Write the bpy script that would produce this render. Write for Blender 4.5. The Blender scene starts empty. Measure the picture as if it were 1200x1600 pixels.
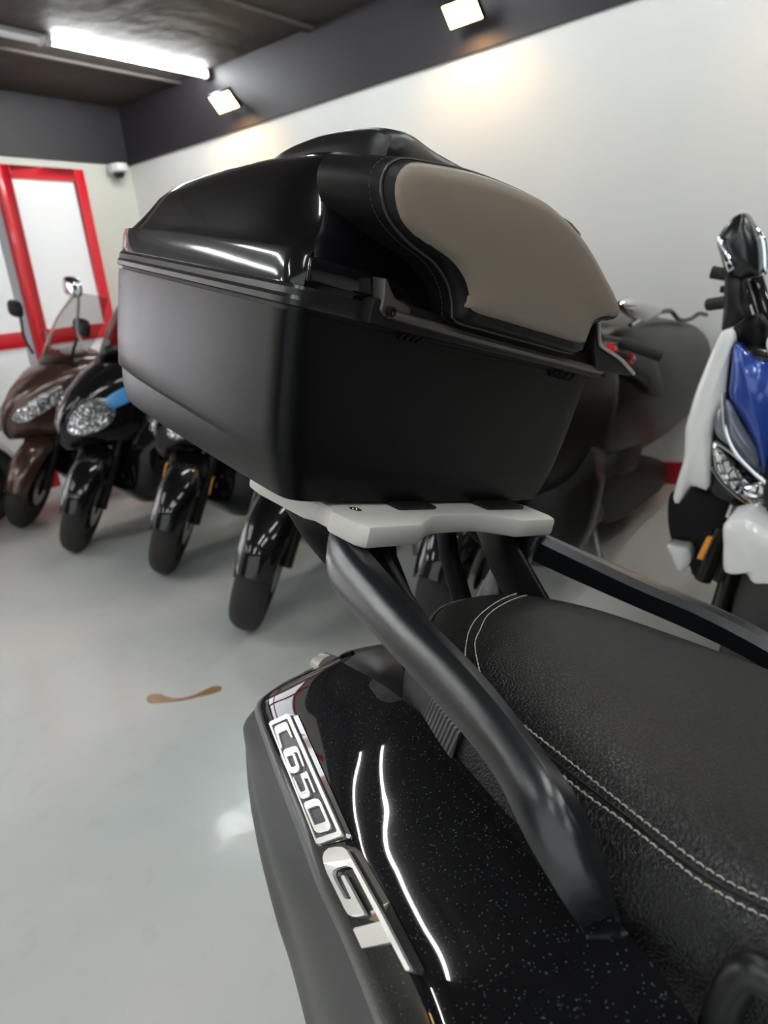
import bpy, bmesh, math, random
from mathutils import Vector, Matrix
from mathutils.bvhtree import BVHTree
from mathutils.geometry import tessellate_polygon
random.seed(7)
PI = math.pi
SC = bpy.context.scene
COL = SC.collection

# ------------------------------------------------------------------ camera
FPX = 1130.0
CAM_H = 1.2
p_, r_, yw = 0.28926997, -0.1134648, 0.9121307
_f = Vector((math.sin(yw)*math.cos(p_), math.cos(yw)*math.cos(p_), -math.sin(p_)))
_r = Vector((math.cos(yw), -math.sin(yw), 0)); _u = _r.cross(_f)
RT = _r*math.cos(r_) + _u*math.sin(r_); UP = _u*math.cos(r_) - _r*math.sin(r_)
cd = bpy.data.cameras.new('camera'); cam = bpy.data.objects.new('camera', cd); COL.objects.link(cam)
cam.matrix_world = Matrix(((RT.x, UP.x, -_f.x, 0), (RT.y, UP.y, -_f.y, 0), (RT.z, UP.z, -_f.z, CAM_H), (0, 0, 0, 1)))
cd.sensor_fit = 'VERTICAL'; cd.sensor_height = 36; cd.lens = 36*FPX/1600
cd.clip_start = .02
cd.dof.use_dof = True; cd.dof.focus_distance = .62; cd.dof.aperture_fstop = 7.5
SC.camera = cam
# ------------------------------------------------------------------ view, world
SC.view_settings.view_transform = 'Standard'; SC.view_settings.look = 'None'
SC.view_settings.gamma = 1; SC.view_settings.use_curve_mapping = False
SC.view_settings.exposure = 0.55
W = bpy.data.worlds.new('world'); SC.world = W; W.use_nodes = True
W.node_tree.nodes['Background'].inputs[0].default_value = (.9, .92, .95, 1)
W.node_tree.nodes['Background'].inputs[1].default_value = .2
TUBE_E = 44.0
FLOOD_W = 9.0
FILL_W = 35.0

# ------------------------------------------------------------------ materials
def mat(name, col, rough=.5, metal=0, coat=0, coat_r=.03, spec=.5, bump=None, emis=None, var=0, varscale=6, trans=0, ior=1.5, coords='Object'):
    m = bpy.data.materials.new(name); m.use_nodes = True
    nt = m.node_tree; b = nt.nodes['Principled BSDF']
    b.inputs['Base Color'].default_value = (*col, 1); b.inputs['Roughness'].default_value = rough
    b.inputs['Metallic'].default_value = metal; b.inputs['Coat Weight'].default_value = coat
    b.inputs['Coat Roughness'].default_value = coat_r; b.inputs['Specular IOR Level'].default_value = spec
    b.inputs['Transmission Weight'].default_value = trans; b.inputs['IOR'].default_value = ior
    tc = nt.nodes.new('ShaderNodeTexCoord')
    if emis:
        b.inputs['Emission Color'].default_value = (*emis[0], 1); b.inputs['Emission Strength'].default_value = emis[1]
    if var:
        n = nt.nodes.new('ShaderNodeTexNoise'); n.inputs['Scale'].default_value = varscale; n.inputs['Detail'].default_value = 5
        nt.links.new(tc.outputs[coords], n.inputs['Vector'])
        mr = nt.nodes.new('ShaderNodeMapRange'); mr.inputs['To Min'].default_value = 1-var; mr.inputs['To Max'].default_value = 1+var
        mr.inputs['From Min'].default_value = .3; mr.inputs['From Max'].default_value = .7
        nt.links.new(n.outputs['Fac'], mr.inputs['Value'])
        mx = nt.nodes.new('ShaderNodeVectorMath'); mx.operation = 'SCALE'; mx.inputs[0].default_value = col
        nt.links.new(mr.outputs[0], mx.inputs['Scale']); nt.links.new(mx.outputs[0], b.inputs['Base Color'])
    if bump:
        kind, scale, dist, strength = bump
        bp = nt.nodes.new('ShaderNodeBump'); bp.inputs['Distance'].default_value = dist; bp.inputs['Strength'].default_value = strength
        if kind == 'noise':
            n = nt.nodes.new('ShaderNodeTexNoise'); n.inputs['Scale'].default_value = scale; n.inputs['Detail'].default_value = 4; out = n.outputs['Fac']
        elif kind == 'voronoi':
            n = nt.nodes.new('ShaderNodeTexVoronoi'); n.feature = 'DISTANCE_TO_EDGE'; n.inputs['Scale'].default_value = scale; out = n.outputs['Distance']
            n2 = nt.nodes.new('ShaderNodeTexNoise'); n2.inputs['Scale'].default_value = scale*.6; nt.links.new(tc.outputs[coords], n2.inputs['Vector'])
            ad = nt.nodes.new('ShaderNodeMixRGB'); ad.inputs['Fac'].default_value = .0025
            nt.links.new(tc.outputs[coords], ad.inputs[1]); nt.links.new(n2.outputs['Color'], ad.inputs[2])
            nt.links.new(ad.outputs[0], n.inputs['Vector'])
            mn = nt.nodes.new('ShaderNodeMath'); mn.operation = 'MINIMUM'; mn.inputs[1].default_value = .18; nt.links.new(out, mn.inputs[0]); out = mn.outputs[0]
        else:
            n = nt.nodes.new('ShaderNodeTexWave'); n.inputs['Scale'].default_value = scale; n.bands_direction = kind; out = n.outputs['Fac']
        if kind != 'voronoi': nt.links.new(tc.outputs[coords], n.inputs['Vector'])
        nt.links.new(out, bp.inputs['Height']); nt.links.new(bp.outputs[0], b.inputs['Normal'])
    return m

def flake_paint(name, col, under=(.05, .06, .075)):
    """gloss paint: dark base with fine metallic flakes under a smooth clear coat"""
    m = mat(name, col, rough=.5, metal=.0, coat=1, coat_r=.03, spec=.02)
    nt = m.node_tree; b = nt.nodes['Principled BSDF']
    tc = nt.nodes.new('ShaderNodeTexCoord'); v = nt.nodes.new('ShaderNodeTexVoronoi'); v.inputs['Scale'].default_value = 1400
    nt.links.new(tc.outputs['Object'], v.inputs['Vector'])
    r = nt.nodes.new('ShaderNodeSeparateColor'); nt.links.new(v.outputs['Color'], r.inputs[0])
    t = nt.nodes.new('ShaderNodeMath'); t.operation = 'GREATER_THAN'; t.inputs[1].default_value = .982; nt.links.new(r.outputs[0], t.inputs[0])
    mx = nt.nodes.new('ShaderNodeMixRGB'); mx.inputs[1].default_value = (*col, 1); mx.inputs[2].default_value = (*under, 1)
    nt.links.new(t.outputs[0], mx.inputs[0]); nt.links.new(mx.outputs[0], b.inputs['Base Color'])
    return m

M = {}
M['gloss_black'] = flake_paint('gloss_black_paint', (.0022, .0025, .0032))
M['lid_black'] = mat('glossy_black_lid', (.002, .002, .003), rough=.4, spec=.05, coat=1, coat_r=.09, bump=('noise', 300, .0003, .25))
M['matte_black'] = mat('matte_black_plastic', (.0035, .0035, .004), rough=.33, spec=.15, bump=('noise', 900, .0002, .5), var=.12)
M['satin_grey'] = mat('satin_grey_plastic', (.010, .010, .0105), rough=.36, spec=.35, bump=('noise', 900, .0002, .4))
M['rail_black'] = mat('satin_black_coated_metal', (.009, .010, .012), rough=.27, spec=.7, bump=('noise', 1500, .0001, .3))
M['dark_plastic'] = mat('dark_plastic', (.007, .007, .0075), rough=.45, spec=.25)
M['rim_strip'] = mat('grey_black_trim_strip', (.012, .0115, .0115), rough=.30)
M['silver'] = mat('pale_silver_paint', (.56, .54, .50), rough=.5, metal=.15)
M['badge_silver'] = mat('badge_silver', (.80, .79, .77), rough=.3, metal=.55)
M['badge_black'] = mat('badge_black', (.006, .006, .008), rough=.12, coat=1)
M['badge_grey'] = mat('badge_inner_grey', (.045, .045, .05), rough=.4)
M['leather'] = mat('black_seat_leather', (.0042, .0042, .0040), rough=.36, spec=.32, bump=('voronoi', 330, .0011, 1))
M['ribbed'] = mat('ribbed_black_vinyl', (.010, .010, .011), rough=.38, bump=('X', 170, .0005, .8))
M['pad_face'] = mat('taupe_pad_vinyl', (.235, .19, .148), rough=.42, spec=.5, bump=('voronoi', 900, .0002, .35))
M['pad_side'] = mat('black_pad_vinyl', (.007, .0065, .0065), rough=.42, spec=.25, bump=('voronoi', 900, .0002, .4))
M['thread'] = mat('grey_thread', (.42, .39, .34), rough=.8)
M['dark_thread'] = mat('dark_thread', (.05, .048, .045), rough=.8)
M['piping'] = mat('piping_vinyl', (.03, .027, .024), rough=.3)
M['cast_alloy'] = mat('sanded_alloy', (.16, .14, .125), rough=.42, metal=.8, bump=('noise', 1500, .0004, .7))
M['chrome'] = mat('chrome', (.75, .76, .78), rough=.08, metal=1)
M['steel'] = mat('brushed_steel', (.45, .44, .42), rough=.3, metal=.9)
M['rubber'] = mat('tyre_rubber', (.022, .021, .020), rough=.75, bump=('noise', 90, .002, .5))
M['gloss_plain'] = mat('gloss_black', (.003, .003, .004), rough=.4, spec=.1, coat=1, coat_r=.05)
M['brown'] = mat('metallic_brown_paint', (.075, .035, .024), rough=.32, metal=.5, coat=1, coat_r=.06)
M['graphite'] = mat('graphite_paint', (.010, .0085, .007), rough=.34, spec=.32)
M['muffler_black'] = mat('muffler_black', (.004, .004, .004), rough=.5, spec=.15)
M['grey_silver'] = mat('silver_trim', (.30, .30, .30), rough=.3, metal=.7)
M['white'] = mat('pearl_white_paint', (.86, .86, .84), rough=.3, coat=1, coat_r=.05)
M['blue'] = mat('pearl_blue_paint', (.022, .07, .38), rough=.3, metal=.3, coat=1, coat_r=.06)
M['lens'] = mat('clear_headlight_lens', (.97, .98, 1), rough=.02, trans=1, ior=1.25)
M['reflector'] = mat('headlight_reflector', (.85, .86, .86), rough=.10, metal=1, bump=('voronoi', 38, .02, 1))
M['tail_lens'] = mat('pale_tail_lens', (.5, .47, .42), rough=.25, coat=1)
M['lens_smoke'] = mat('smoked_lens', (.16, .18, .22), rough=.05, coat=1, spec=.8)
M['bluelens'] = mat('blue_tinted_lens', (.10, .38, .80), rough=.08, coat=1, spec=.8)
M['screen'] = mat('smoked_windscreen', (.20, .21, .22), rough=.03, trans=1, ior=1.12)
M['clearscreen'] = mat('clear_windscreen', (.55, .55, .53), rough=.03, trans=1, ior=1.1)
M['mirror_glass'] = mat('mirror_glass', (.8, .85, .9), rough=.03, metal=1)
M['amber'] = mat('amber_reflector', (.85, .32, .01), rough=.2, coat=1)
M['red_plastic'] = mat('red_plastic', (.55, .01, .02), rough=.25, coat=1)
M['red_paint'] = mat('red_frame_paint', (.72, .006, .022), rough=.35, coat=.5, coat_r=.1)
M['seat_plain'] = mat('black_seat_vinyl', (.010, .010, .010), rough=.45, spec=.4)

# ------------------------------------------------------------------ helpers
def finish(bm, name, m, parent=None, smooth=True, angle=35, bevel=0, seg=2, subsurf=0, mods=True):
    bmesh.ops.remove_doubles(bm, verts=bm.verts, dist=1e-6)
    bmesh.ops.recalc_face_normals(bm, faces=bm.faces)
    if bevel:
        es = [e for e in bm.edges if len(e.link_faces) == 2 and e.calc_face_angle(0) > math.radians(30)]
        bmesh.ops.bevel(bm, geom=es, offset=bevel, segments=seg, affect='EDGES', profile=.5, clamp_overlap=True)
    for f in bm.faces: f.smooth = smooth
    if smooth:
        lim = math.radians(angle)
        for e in bm.edges:
            if len(e.link_faces) == 2 and e.calc_face_angle(0) > lim: e.smooth = False
    me = bpy.data.meshes.new(name); bm.to_mesh(me); bm.free()
    o = bpy.data.objects.new(name, me); COL.objects.link(o); me.materials.append(m)
    if parent: o.parent = parent
    if subsurf:
        s = o.modifiers.new('s', 'SUBSURF'); s.levels = subsurf; s.render_levels = subsurf
    return o
def empty(name, label, cat, group=None):
    o = bpy.data.objects.new(name, None); COL.objects.link(o); o.empty_display_size = .1
    o['label'] = label; o['category'] = cat
    if group: o['group'] = group
    return o
def tag(o, label, cat, group=None, kind=None):
    if label: o['label'] = label
    if cat: o['category'] = cat
    if group: o['group'] = group
    if kind: o['kind'] = kind
    return o
def struct(o): o['kind'] = 'structure'; return o
def V(*a): return Vector(a)
def box(bm, lo, hi):
    vs = [bm.verts.new((x, y, z)) for x in (lo[0], hi[0]) for y in (lo[1], hi[1]) for z in (lo[2], hi[2])]
    for q in ((0, 1, 3, 2), (4, 6, 7, 5), (0, 4, 5, 1), (2, 3, 7, 6), (0, 2, 6, 4), (1, 5, 7, 3)): bm.faces.new([vs[i] for i in q])
def boxobj(name, lo, hi, m, parent=None, bevel=0):
    bm = bmesh.new(); box(bm, lo, hi); return finish(bm, name, m, parent, smooth=bevel > 0, bevel=bevel)
def cr(p0, p1, p2, p3, t):
    return .5*((2*p1) + (p2-p0)*t + (2*p0-5*p1+4*p2-p3)*t*t + (3*p1-p0-3*p2+p3)*t**3)
def spline(pts, n, closed=False):
    """n points evenly spaced by arc length on a Catmull-Rom curve"""
    P = [Vector(p) for p in pts]; k = len(P); out = []
    segs = k if closed else k-1
    for i in range(segs):
        a = P[(i-1) % k] if closed or i > 0 else P[0]*2-P[1]
        b = P[i]; c = P[(i+1) % k]; d = P[(i+2) % k] if closed or i+2 < k else P[-1]*2-P[-2]
        for j in range(12): out.append(cr(a, b, c, d, j/12))
    out.append(P[0].copy() if closed else P[-1].copy())
    L = [0]
    for i in range(1, len(out)): L.append(L[-1]+(out[i]-out[i-1]).length)
    res = []; j = 0
    m = n if closed else n-1
    for i in range(n):
        t = L[-1]*i/m
        while j < len(L)-2 and L[j+1] < t: j += 1
        s = (t-L[j])/max(L[j+1]-L[j], 1e-9); res.append(out[j].lerp(out[j+1], min(s, 1)))
    return res
def loft(bm, rings, closed=True, cap0=True, cap1=True):
    R = [[bm.verts.new(p) for p in r] for r in rings]; n = len(R[0])
    for a, b in zip(R, R[1:]):
        for i in range(n if closed else n-1):
            j = (i+1) % n
            try: bm.faces.new((a[i], a[j], b[j], b[i]))
            except ValueError: pass
    if closed and cap0: bm.faces.new(R[0][::-1])
    if closed and cap1: bm.faces.new(R[-1])
    return R
def tube(bm, pts, rad, n=8, closed=False, cap=True):
    P = [Vector(p) for p in pts]; rings = []
    k = len(P); up = None
    for i in range(k):
        a = P[(i-1) % k] if closed or i else P[0]; b = P[(i+1) % k] if closed or i < k-1 else P[-1]
        t = (b-a).normalized()
        if up is None: up = t.orthogonal().normalized()
        up = (up - t*up.dot(t)).normalized(); s = t.cross(up)
        r = rad[i] if isinstance(rad, (list, tuple)) else rad
        rings.append([P[i]+up*math.cos(2*PI*j/n)*r+s*math.sin(2*PI*j/n)*r for j in range(n)])
    if closed: rings.append(rings[0])
    loft(bm, rings, True, cap and not closed, cap and not closed)
def tubeobj(name, pts, rad, m, parent=None, n=10, closed=False):
    bm = bmesh.new(); tube(bm, pts, rad, n, closed); return finish(bm, name, m, parent)
def lathe(bm, prof, center, axis, n=32):
    """prof: (radius, along) pairs turned about an axis, closed profile"""
    ax = Vector(axis).normalized(); u = ax.orthogonal().normalized(); v = ax.cross(u); c = Vector(center)
    rings = [[c+ax*h+(u*math.cos(2*PI*i/n)+v*math.sin(2*PI*i/n))*r for (r, h) in prof] for i in range(n)]
    rings.append(rings[0]); loft(bm, rings, True, False, False)
def gridsurf(net, nu, nv):
    """Catmull-Rom surface through a net of control points; returns rows"""
    rows = [spline(r, nv) for r in net]; cols = [spline([r[j] for r in rows], nu) for j in range(nv)]
    return [[cols[j][i] for j in range(nv)] for i in range(nu)]
def shell(bm, rows, thick, inward):
    """give an open surface grid real thickness toward a point or direction"""
    nu, nv = len(rows), len(rows[0]); A = [[bm.verts.new(p) for p in r] for r in rows]
    nrm = []
    for i in range(nu):
        rr = []
        for j in range(nv):
            du = rows[min(i+1, nu-1)][j]-rows[max(i-1, 0)][j]; dv = rows[i][min(j+1, nv-1)]-rows[i][max(j-1, 0)]
            n = du.cross(dv)
            n = n.normalized() if n.length > 1e-12 else Vector(inward)
            if n.dot(Vector(inward)) < 0: n = -n
            rr.append(n)
        nrm.append(rr)
    B = [[bm.verts.new(rows[i][j]+nrm[i][j]*thick) for j in range(nv)] for i in range(nu)]
    for i in range(nu-1):
        for j in range(nv-1):
            bm.faces.new((A[i][j], A[i+1][j], A[i+1][j+1], A[i][j+1])); bm.faces.new((B[i][j], B[i][j+1], B[i+1][j+1], B[i+1][j]))
    for i in range(nu-1):
        bm.faces.new((A[i][0], B[i][0], B[i+1][0], A[i+1][0])); bm.faces.new((A[i][-1], A[i+1][-1], B[i+1][-1], B[i][-1]))
    for j in range(nv-1):
        bm.faces.new((A[0][j], A[0][j+1], B[0][j+1], B[0][j])); bm.faces.new((A[-1][j], B[-1][j], B[-1][j+1], A[-1][j+1]))
def puff(bm, outline, nrm, depth, bulge, edge=.0, n=64, closed=True, smooth=True):
    """solid whose front is a rounded cushion over a planar outline and whose back is flat"""
    o = spline(outline, n, True) if smooth else [Vector(p) for p in outline]
    c = sum(o, Vector())/len(o); N = Vector(nrm).normalized()
    rings = [[c+(p-c)*.97-N*depth for p in o], [p-N*(depth-.002) for p in o]]
    rings.append([p.copy() for p in o])
    for s in (.985, .95, .88, .76, .6, .4, .2):
        h = bulge*(1-s**2.6)**.6
        rings.append([c+(p-c)*s+N*h for p in o])
    loft(bm, rings, True, True, True)
def plate(bm, outline, nrm, depth):
    """flat plate of any outline, extruded along nrm"""
    N = Vector(nrm).normalized()
    a = [bm.verts.new(p) for p in outline]; b = [bm.verts.new(Vector(p)+N*depth) for p in outline]
    bm.faces.new(a); bm.faces.new(b[::-1]); n = len(a)
    for i in range(n): bm.faces.new((a[i], a[(i+1) % n], b[(i+1) % n], b[i]))

# ------------------------------------------------------------------ the room
WX, DY, CEIL, BEAM = 4.135, 5.43, 2.87, 2.443
X0, Y0 = -3.2, -5.0
def wallmat(name, col, rough=.55):
    return mat(name, col, rough, var=.03, varscale=1.5, bump=('noise', 60, .001, .15))
wall_paint = wallmat('pale_grey_wall_paint', (.76, .77, .74), .5)
cream = wallmat('cream_wall_paint', (.66, .65, .58))
black_wall = mat('charcoal_band_paint', (.021, .018, .022), rough=.55, var=.15, varscale=2)
ceil_m = mat('dark_stucco_ceiling', (.062, .050, .043), rough=.7, var=.3, varscale=1.6, bump=('noise', 7, .02, .6))
# glossy epoxy floor
fm = bpy.data.materials.new('glossy_epoxy_floor'); fm.use_nodes = True; nt = fm.node_tree; b = nt.nodes['Principled BSDF']
tc = nt.nodes.new('ShaderNodeTexCoord')
n1 = nt.nodes.new('ShaderNodeTexNoise'); n1.inputs['Scale'].default_value = 1.1; n1.inputs['Detail'].default_value = 6
n2 = nt.nodes.new('ShaderNodeTexNoise'); n2.inputs['Scale'].default_value = 14; n2.inputs['Detail'].default_value = 8
nt.links.new(tc.outputs['Object'], n1.inputs['Vector']); nt.links.new(tc.outputs['Object'], n2.inputs['Vector'])
rp = nt.nodes.new('ShaderNodeValToRGB'); rp.color_ramp.elements[0].position = .35; rp.color_ramp.elements[0].color = (.52, .575, .56, 1)
rp.color_ramp.elements[1].position = .62; rp.color_ramp.elements[1].color = (.65, .64, .61, 1)
nt.links.new(n1.outputs['Fac'], rp.inputs[0])
rp2 = nt.nodes.new('ShaderNodeValToRGB'); rp2.color_ramp.elements[0].position = .28; rp2.color_ramp.elements[0].color = (.94, .94, .93, 1)
rp2.color_ramp.elements[1].position = .42; rp2.color_ramp.elements[1].color = (1, 1, 1, 1)
nt.links.new(n2.outputs['Fac'], rp2.inputs[0])
mx = nt.nodes.new('ShaderNodeMixRGB'); mx.blend_type = 'MULTIPLY'; mx.inputs[0].default_value = 1
nt.links.new(rp.outputs[0], mx.inputs[1]); nt.links.new(rp2.outputs[0], mx.inputs[2]); nt.links.new(mx.outputs[0], b.inputs['Base Color'])
b.inputs['Roughness'].default_value = .28; b.inputs['Coat Weight'].default_value = .35; b.inputs['Coat Roughness'].default_value = .10
n3 = nt.nodes.new('ShaderNodeTexNoise'); n3.inputs['Scale'].default_value = 9; n3.inputs['Detail'].default_value = 3
nt.links.new(tc.outputs['Object'], n3.inputs['Vector'])
bp = nt.nodes.new('ShaderNodeBump'); bp.inputs['Distance'].default_value = .004; bp.inputs['Strength'].default_value = .35
nt.links.new(n3.outputs['Fac'], bp.inputs['Height']); nt.links.new(bp.outputs[0], b.inputs['Normal']); nt.links.new(bp.outputs[0], b.inputs['Coat Normal'])

struct(boxobj('floor', (X0-.2, Y0-.2, -.1), (WX+.2, DY+.2, 0), fm))
struct(boxobj('ceiling', (X0-.2, Y0-.2, CEIL), (WX+.2, DY+.2, CEIL+.1), ceil_m))
struct(boxobj('wall_right', (WX, -1.1, 0), (WX+.2, DY+.2, BEAM), wall_paint))
struct(boxobj('wall_right', (WX, Y0-.2, 0), (WX+.2, -1.1, BEAM), black_wall))  # unseen stretch, coloured dark to deepen reflections in the black parts
struct(boxobj('wall_right_band', (WX-.02, Y0, BEAM), (WX+.2, DY+.2, CEIL), black_wall))['label'] = 'charcoal painted band'
struct(boxobj('wall_back_band', (X0, DY-.02, BEAM), (WX-.02, DY+.2, CEIL), black_wall))
struct(boxobj('wall_front', (X0-.2, Y0-.2, 0), (WX, Y0, CEIL), black_wall))
struct(boxobj('wall_left', (X0-.2, Y0, 0), (X0, DY, CEIL), black_wall))
# the back wall around the red framed doors
DX0, DX1, DTOP = 1.59, 3.68, 2.385
bm = bmesh.new(); box(bm, (X0, DY, 0), (DX0, DY+.2, BEAM)); box(bm, (DX1, DY, 0), (WX, DY+.2, BEAM)); box(bm, (DX0, DY, DTOP), (DX1, DY+.2, BEAM))
struct(finish(bm, 'wall_back', cream, smooth=False))
baseb = mat('red_skirting_paint', (.42, .008, .02), rough=.35, coat=.4)
maroon = mat('maroon_skirting_paint', (.20, .035, .035), rough=.5)
struct(boxobj('baseboard_right', (WX-.018, Y0, 0), (WX, DY, .125), baseb))
struct(boxobj('baseboard_back', (DX1, DY-.018, 0), (WX-.02, DY, .125), maroon))
# ceiling beam line and rough panel joints
bm = bmesh.new()
box(bm, (X0, 3.30, CEIL-.025), (WX-.02, 3.36, CEIL)); box(bm, (X0, 4.62, CEIL-.018), (WX-.02, 4.65, CEIL))
struct(finish(bm, 'trim_1', ceil_m, smooth=False))

film = mat('frosted_white_glazing', (.80, .81, .82), rough=.2, coat=.5, coat_r=.05, emis=((.93, .96, 1), .12))
# daylight through the frosted shop front beyond the doors (out of the picture, mirrored in the side of the case)
day = mat('daylit_frosted_glass', (.8, .82, .84), rough=.2, emis=((.90, .95, 1), 3.2))
wn = struct(boxobj('window_1', (-.15, DY-.012, .25), (1.45, DY-.002, 2.12), day))
bm = bmesh.new()
for i in range(4):
    x = -.15+i*.533; box(bm, (x-.04, DY-.05, .09), (x+.04, DY-.013, 2.38))
for z in (.19, 1.12, 2.10): box(bm, (-.11, DY-.045, z), (1.41, DY-.014, z+.08))
finish(bm, 'window_frame', M['red_paint'], wn, smooth=False)
def door(name, x0, x1, fr=.09):
    d = struct(bpy.data.objects.new(name, None)); COL.objects.link(d); d.location = (x0, DY, 0)
    w = x1-x0; f = .09
    bm = bmesh.new()
    for lo, hi in (((0, 0), (f, DTOP)), ((w-fr, 0), (w, DTOP)), ((f, DTOP-.09), (w-f, DTOP)), ((f, 1.12), (w-f, 1.235)), ((f, .05), (w-f, .19))):
        box(bm, (lo[0], -.03, lo[1]+.001), (hi[0], .03, hi[1]-.001))
    finish(bm, 'door_frame', M['red_paint'], d, bevel=.004)
    boxobj('upper_pane', (f, -.004, 1.235), (w-f, .004, DTOP-.09), film, d)
    boxobj('lower_pane', (f, -.004, .19), (w-f, .004, 1.12), film, d)
    return d
door('door_1', DX0+.002, 2.288, .012); door('door_2', 2.290, 2.986, .012); dd = door('door_3', 2.990, DX1-.002)
boxobj('kick_plate', (.076, -.036, .01), (.60, -.031, .11), maroon, dd)
tubeobj('door_handle', [(.05, -.03, 1.0), (.05, -.07, 1.0), (.05, -.07, 1.22), (.05, -.03, 1.22)], .01, M['steel'], dd)

# dome camera in the corner
cm = empty('security_camera', 'small white dome security camera in the upper corner of the room', 'camera'); cm.location = (3.955, DY, 2.372)
bm = bmesh.new(); lathe(bm, [(0.001, 0), (.075, 0), (.078, -.012), (.075, -.055), (.062, -.062), (0.001, -.062)], (0, -.088, .055), (0, 0, 1), 28)
finish(bm, 'housing', mat('white_plastic', (.7, .7, .68), .4), cm)
boxobj('wall_mount', (-.04, -.04, -.02), (.04, -.001, .045), mat('white_plastic_mount', (.66, .66, .64), .4), cm, .004)
bm = bmesh.new(); lathe(bm, [(0.001, 0), (.045, 0), (.043, -.02), (.028, -.037), (0.001, -.043)], (0, -.088, -.008), (0, 0, 1), 24)
finish(bm, 'dome', M['gloss_plain'], cm)

# ceiling tubes
tube_lit = mat('lit_tube', (1, 1, 1), emis=((.93, .98, .98), TUBE_E))
tube_off = mat('unlit_tube', (.75, .76, .78), rough=.4, coat=.5)
batten = mat('white_batten', (.6, .6, .6), rough=.5)
def tube_lamp(x0, x1, y, lit, label):
    o = empty('tube_lamp', label, 'lamp', 'ceiling tube lamps'); o.location = ((x0+x1)/2, y, CEIL); h = (x1-x0)/2
    boxobj('batten', (-h, -.014, -.012), (h, .014, 0), batten, o)
    bm = bmesh.new(); tube(bm, [(-h+.02, 0, -.034), (h-.02, 0, -.034)], .022, 14); finish(bm, 'tube', tube_lit if lit else tube_off, o)
    for s in (-1, 1):
        boxobj('end_cap', (s*h-.02*(s > 0), -.023, -.058), (s*h+.02*(s < 0), .023, -.012), batten, o)
tube_lamp(2.87, 4.09, 4.30, True, 'lit white tube lamp on the dark ceiling, its end by the corner flood lamp')
tube_lamp(1.62, 2.85, 4.33, False, 'unlit white tube on the ceiling continuing the line of the lit one')
for i, (x0, y) in enumerate(((2.6, 2.4), (2.6, .4), (2.6, -1.6), (-.9, 3.2), (-.9, .1), (-.9, -.9), (-.9, 4.30), (-2.7, 4.30), (-2.7, 2.2), (-2.7, .2), (-2.7, -1.9), (.9, -2.6), (.9, -.3))):
    tube_lamp(x0, x0+1.22, y, True, 'lit white tube lamp overhead, outside the picture and mirrored in the black paint')

# warm flood lamps on the charcoal band
flood_face = mat('lit_flood_face', (1, 1, 1), emis=((1, .68, .28), 7))
def flood(y, z, label, loc=None, rz=0):
    o = empty('flood_lamp', label, 'lamp', 'warm flood lamps on the charcoal band'); o.location = loc or (WX-.02, y, z); o.rotation_euler = (0, 0, rz)
    T = Matrix.Translation((-.13, 0, -.02)) @ Matrix.Rotation(math.radians(48), 4, 'Y')
    def tb(bm, lo, hi):
        n0 = len(bm.verts); box(bm, lo, hi); bm.verts.ensure_lookup_table()
        for v in bm.verts[n0:]: v.co = T @ v.co
    bm = bmesh.new(); tb(bm, (-.07, -.108, 0), (.07, .108, .03)); finish(bm, 'housing', M['dark_plastic'], o, bevel=.004)
    bm = bmesh.new(); tb(bm, (-.060, -.098, -.004), (.060, .098, .001)); finish(bm, 'lamp_face', flood_face, o, smooth=False)
    tubeobj('bracket', [(0, 0, .02), (-.05, 0, .03), (-.12, 0, .02)], .008, M['dark_plastic'], o)
    ld = bpy.data.lights.new('flood_light', 'SPOT'); ld.energy = FLOOD_W; ld.color = (1, .52, .16); ld.spot_size = math.radians(150); ld.spot_blend = .8; ld.shadow_soft_size = .05
    l = bpy.data.objects.new('flood_light', ld); COL.objects.link(l); l.parent = o
    l.location = (-.15, 0, -.05); l.rotation_euler = (0, math.radians(-6), 0)
flood(4.07, 2.615, 'small warm flood lamp glowing near the corner, farther of the two')
flood(2.17, 2.625, 'larger warm flood lamp glowing at the top edge of the picture')
for y in (.25, -1.7): flood(y, 2.62, 'warm flood lamp on the charcoal band, outside the picture')

for x in (-1.2, -2.6): flood(0, 0, 'warm flood lamp on the back band, outside the picture and mirrored in the black paint', (x, DY-.02, 2.62), PI/2)
# added area fill in front of the dark left wall, no opening there
ld = bpy.data.lights.new('left_fill', 'AREA'); ld.shape = 'RECTANGLE'; ld.size = 2.6; ld.size_y = 5; ld.energy = FILL_W; ld.color = (.93, .97, 1)
lo = bpy.data.objects.new('left_fill', ld); COL.objects.link(lo); lo.location = (X0+.05, -.6, 1.35); lo.rotation_euler = (0, math.radians(-90), 0)

# brown spill on the floor
def fl(px, py, z=0.0):
    d = RT*(px-600)+UP*(800-py)+_f*FPX; t = (z-CAM_H)/d.z; return Vector((0, 0, CAM_H))+d*t
sp = [(229, 1090), (236, 1085), (250, 1084), (262, 1089), (280, 1091), (300, 1087), (318, 1079), (334, 1072), (346, 1073), (344, 1079), (330, 1084), (312, 1088), (296, 1092), (278, 1095), (258, 1097), (240, 1099), (230, 1096)]
bm = bmesh.new(); plate(bm, spline([fl(*p, .0015) for p in sp], 60, True), (0, 0, -1), .0013)
tag(finish(bm, 'spill', mat('rusty_brown_liquid', (.33, .16, .05), .25, coat=.6)), 'thin rusty brown streak spilled on the pale floor', 'spill')

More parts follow.
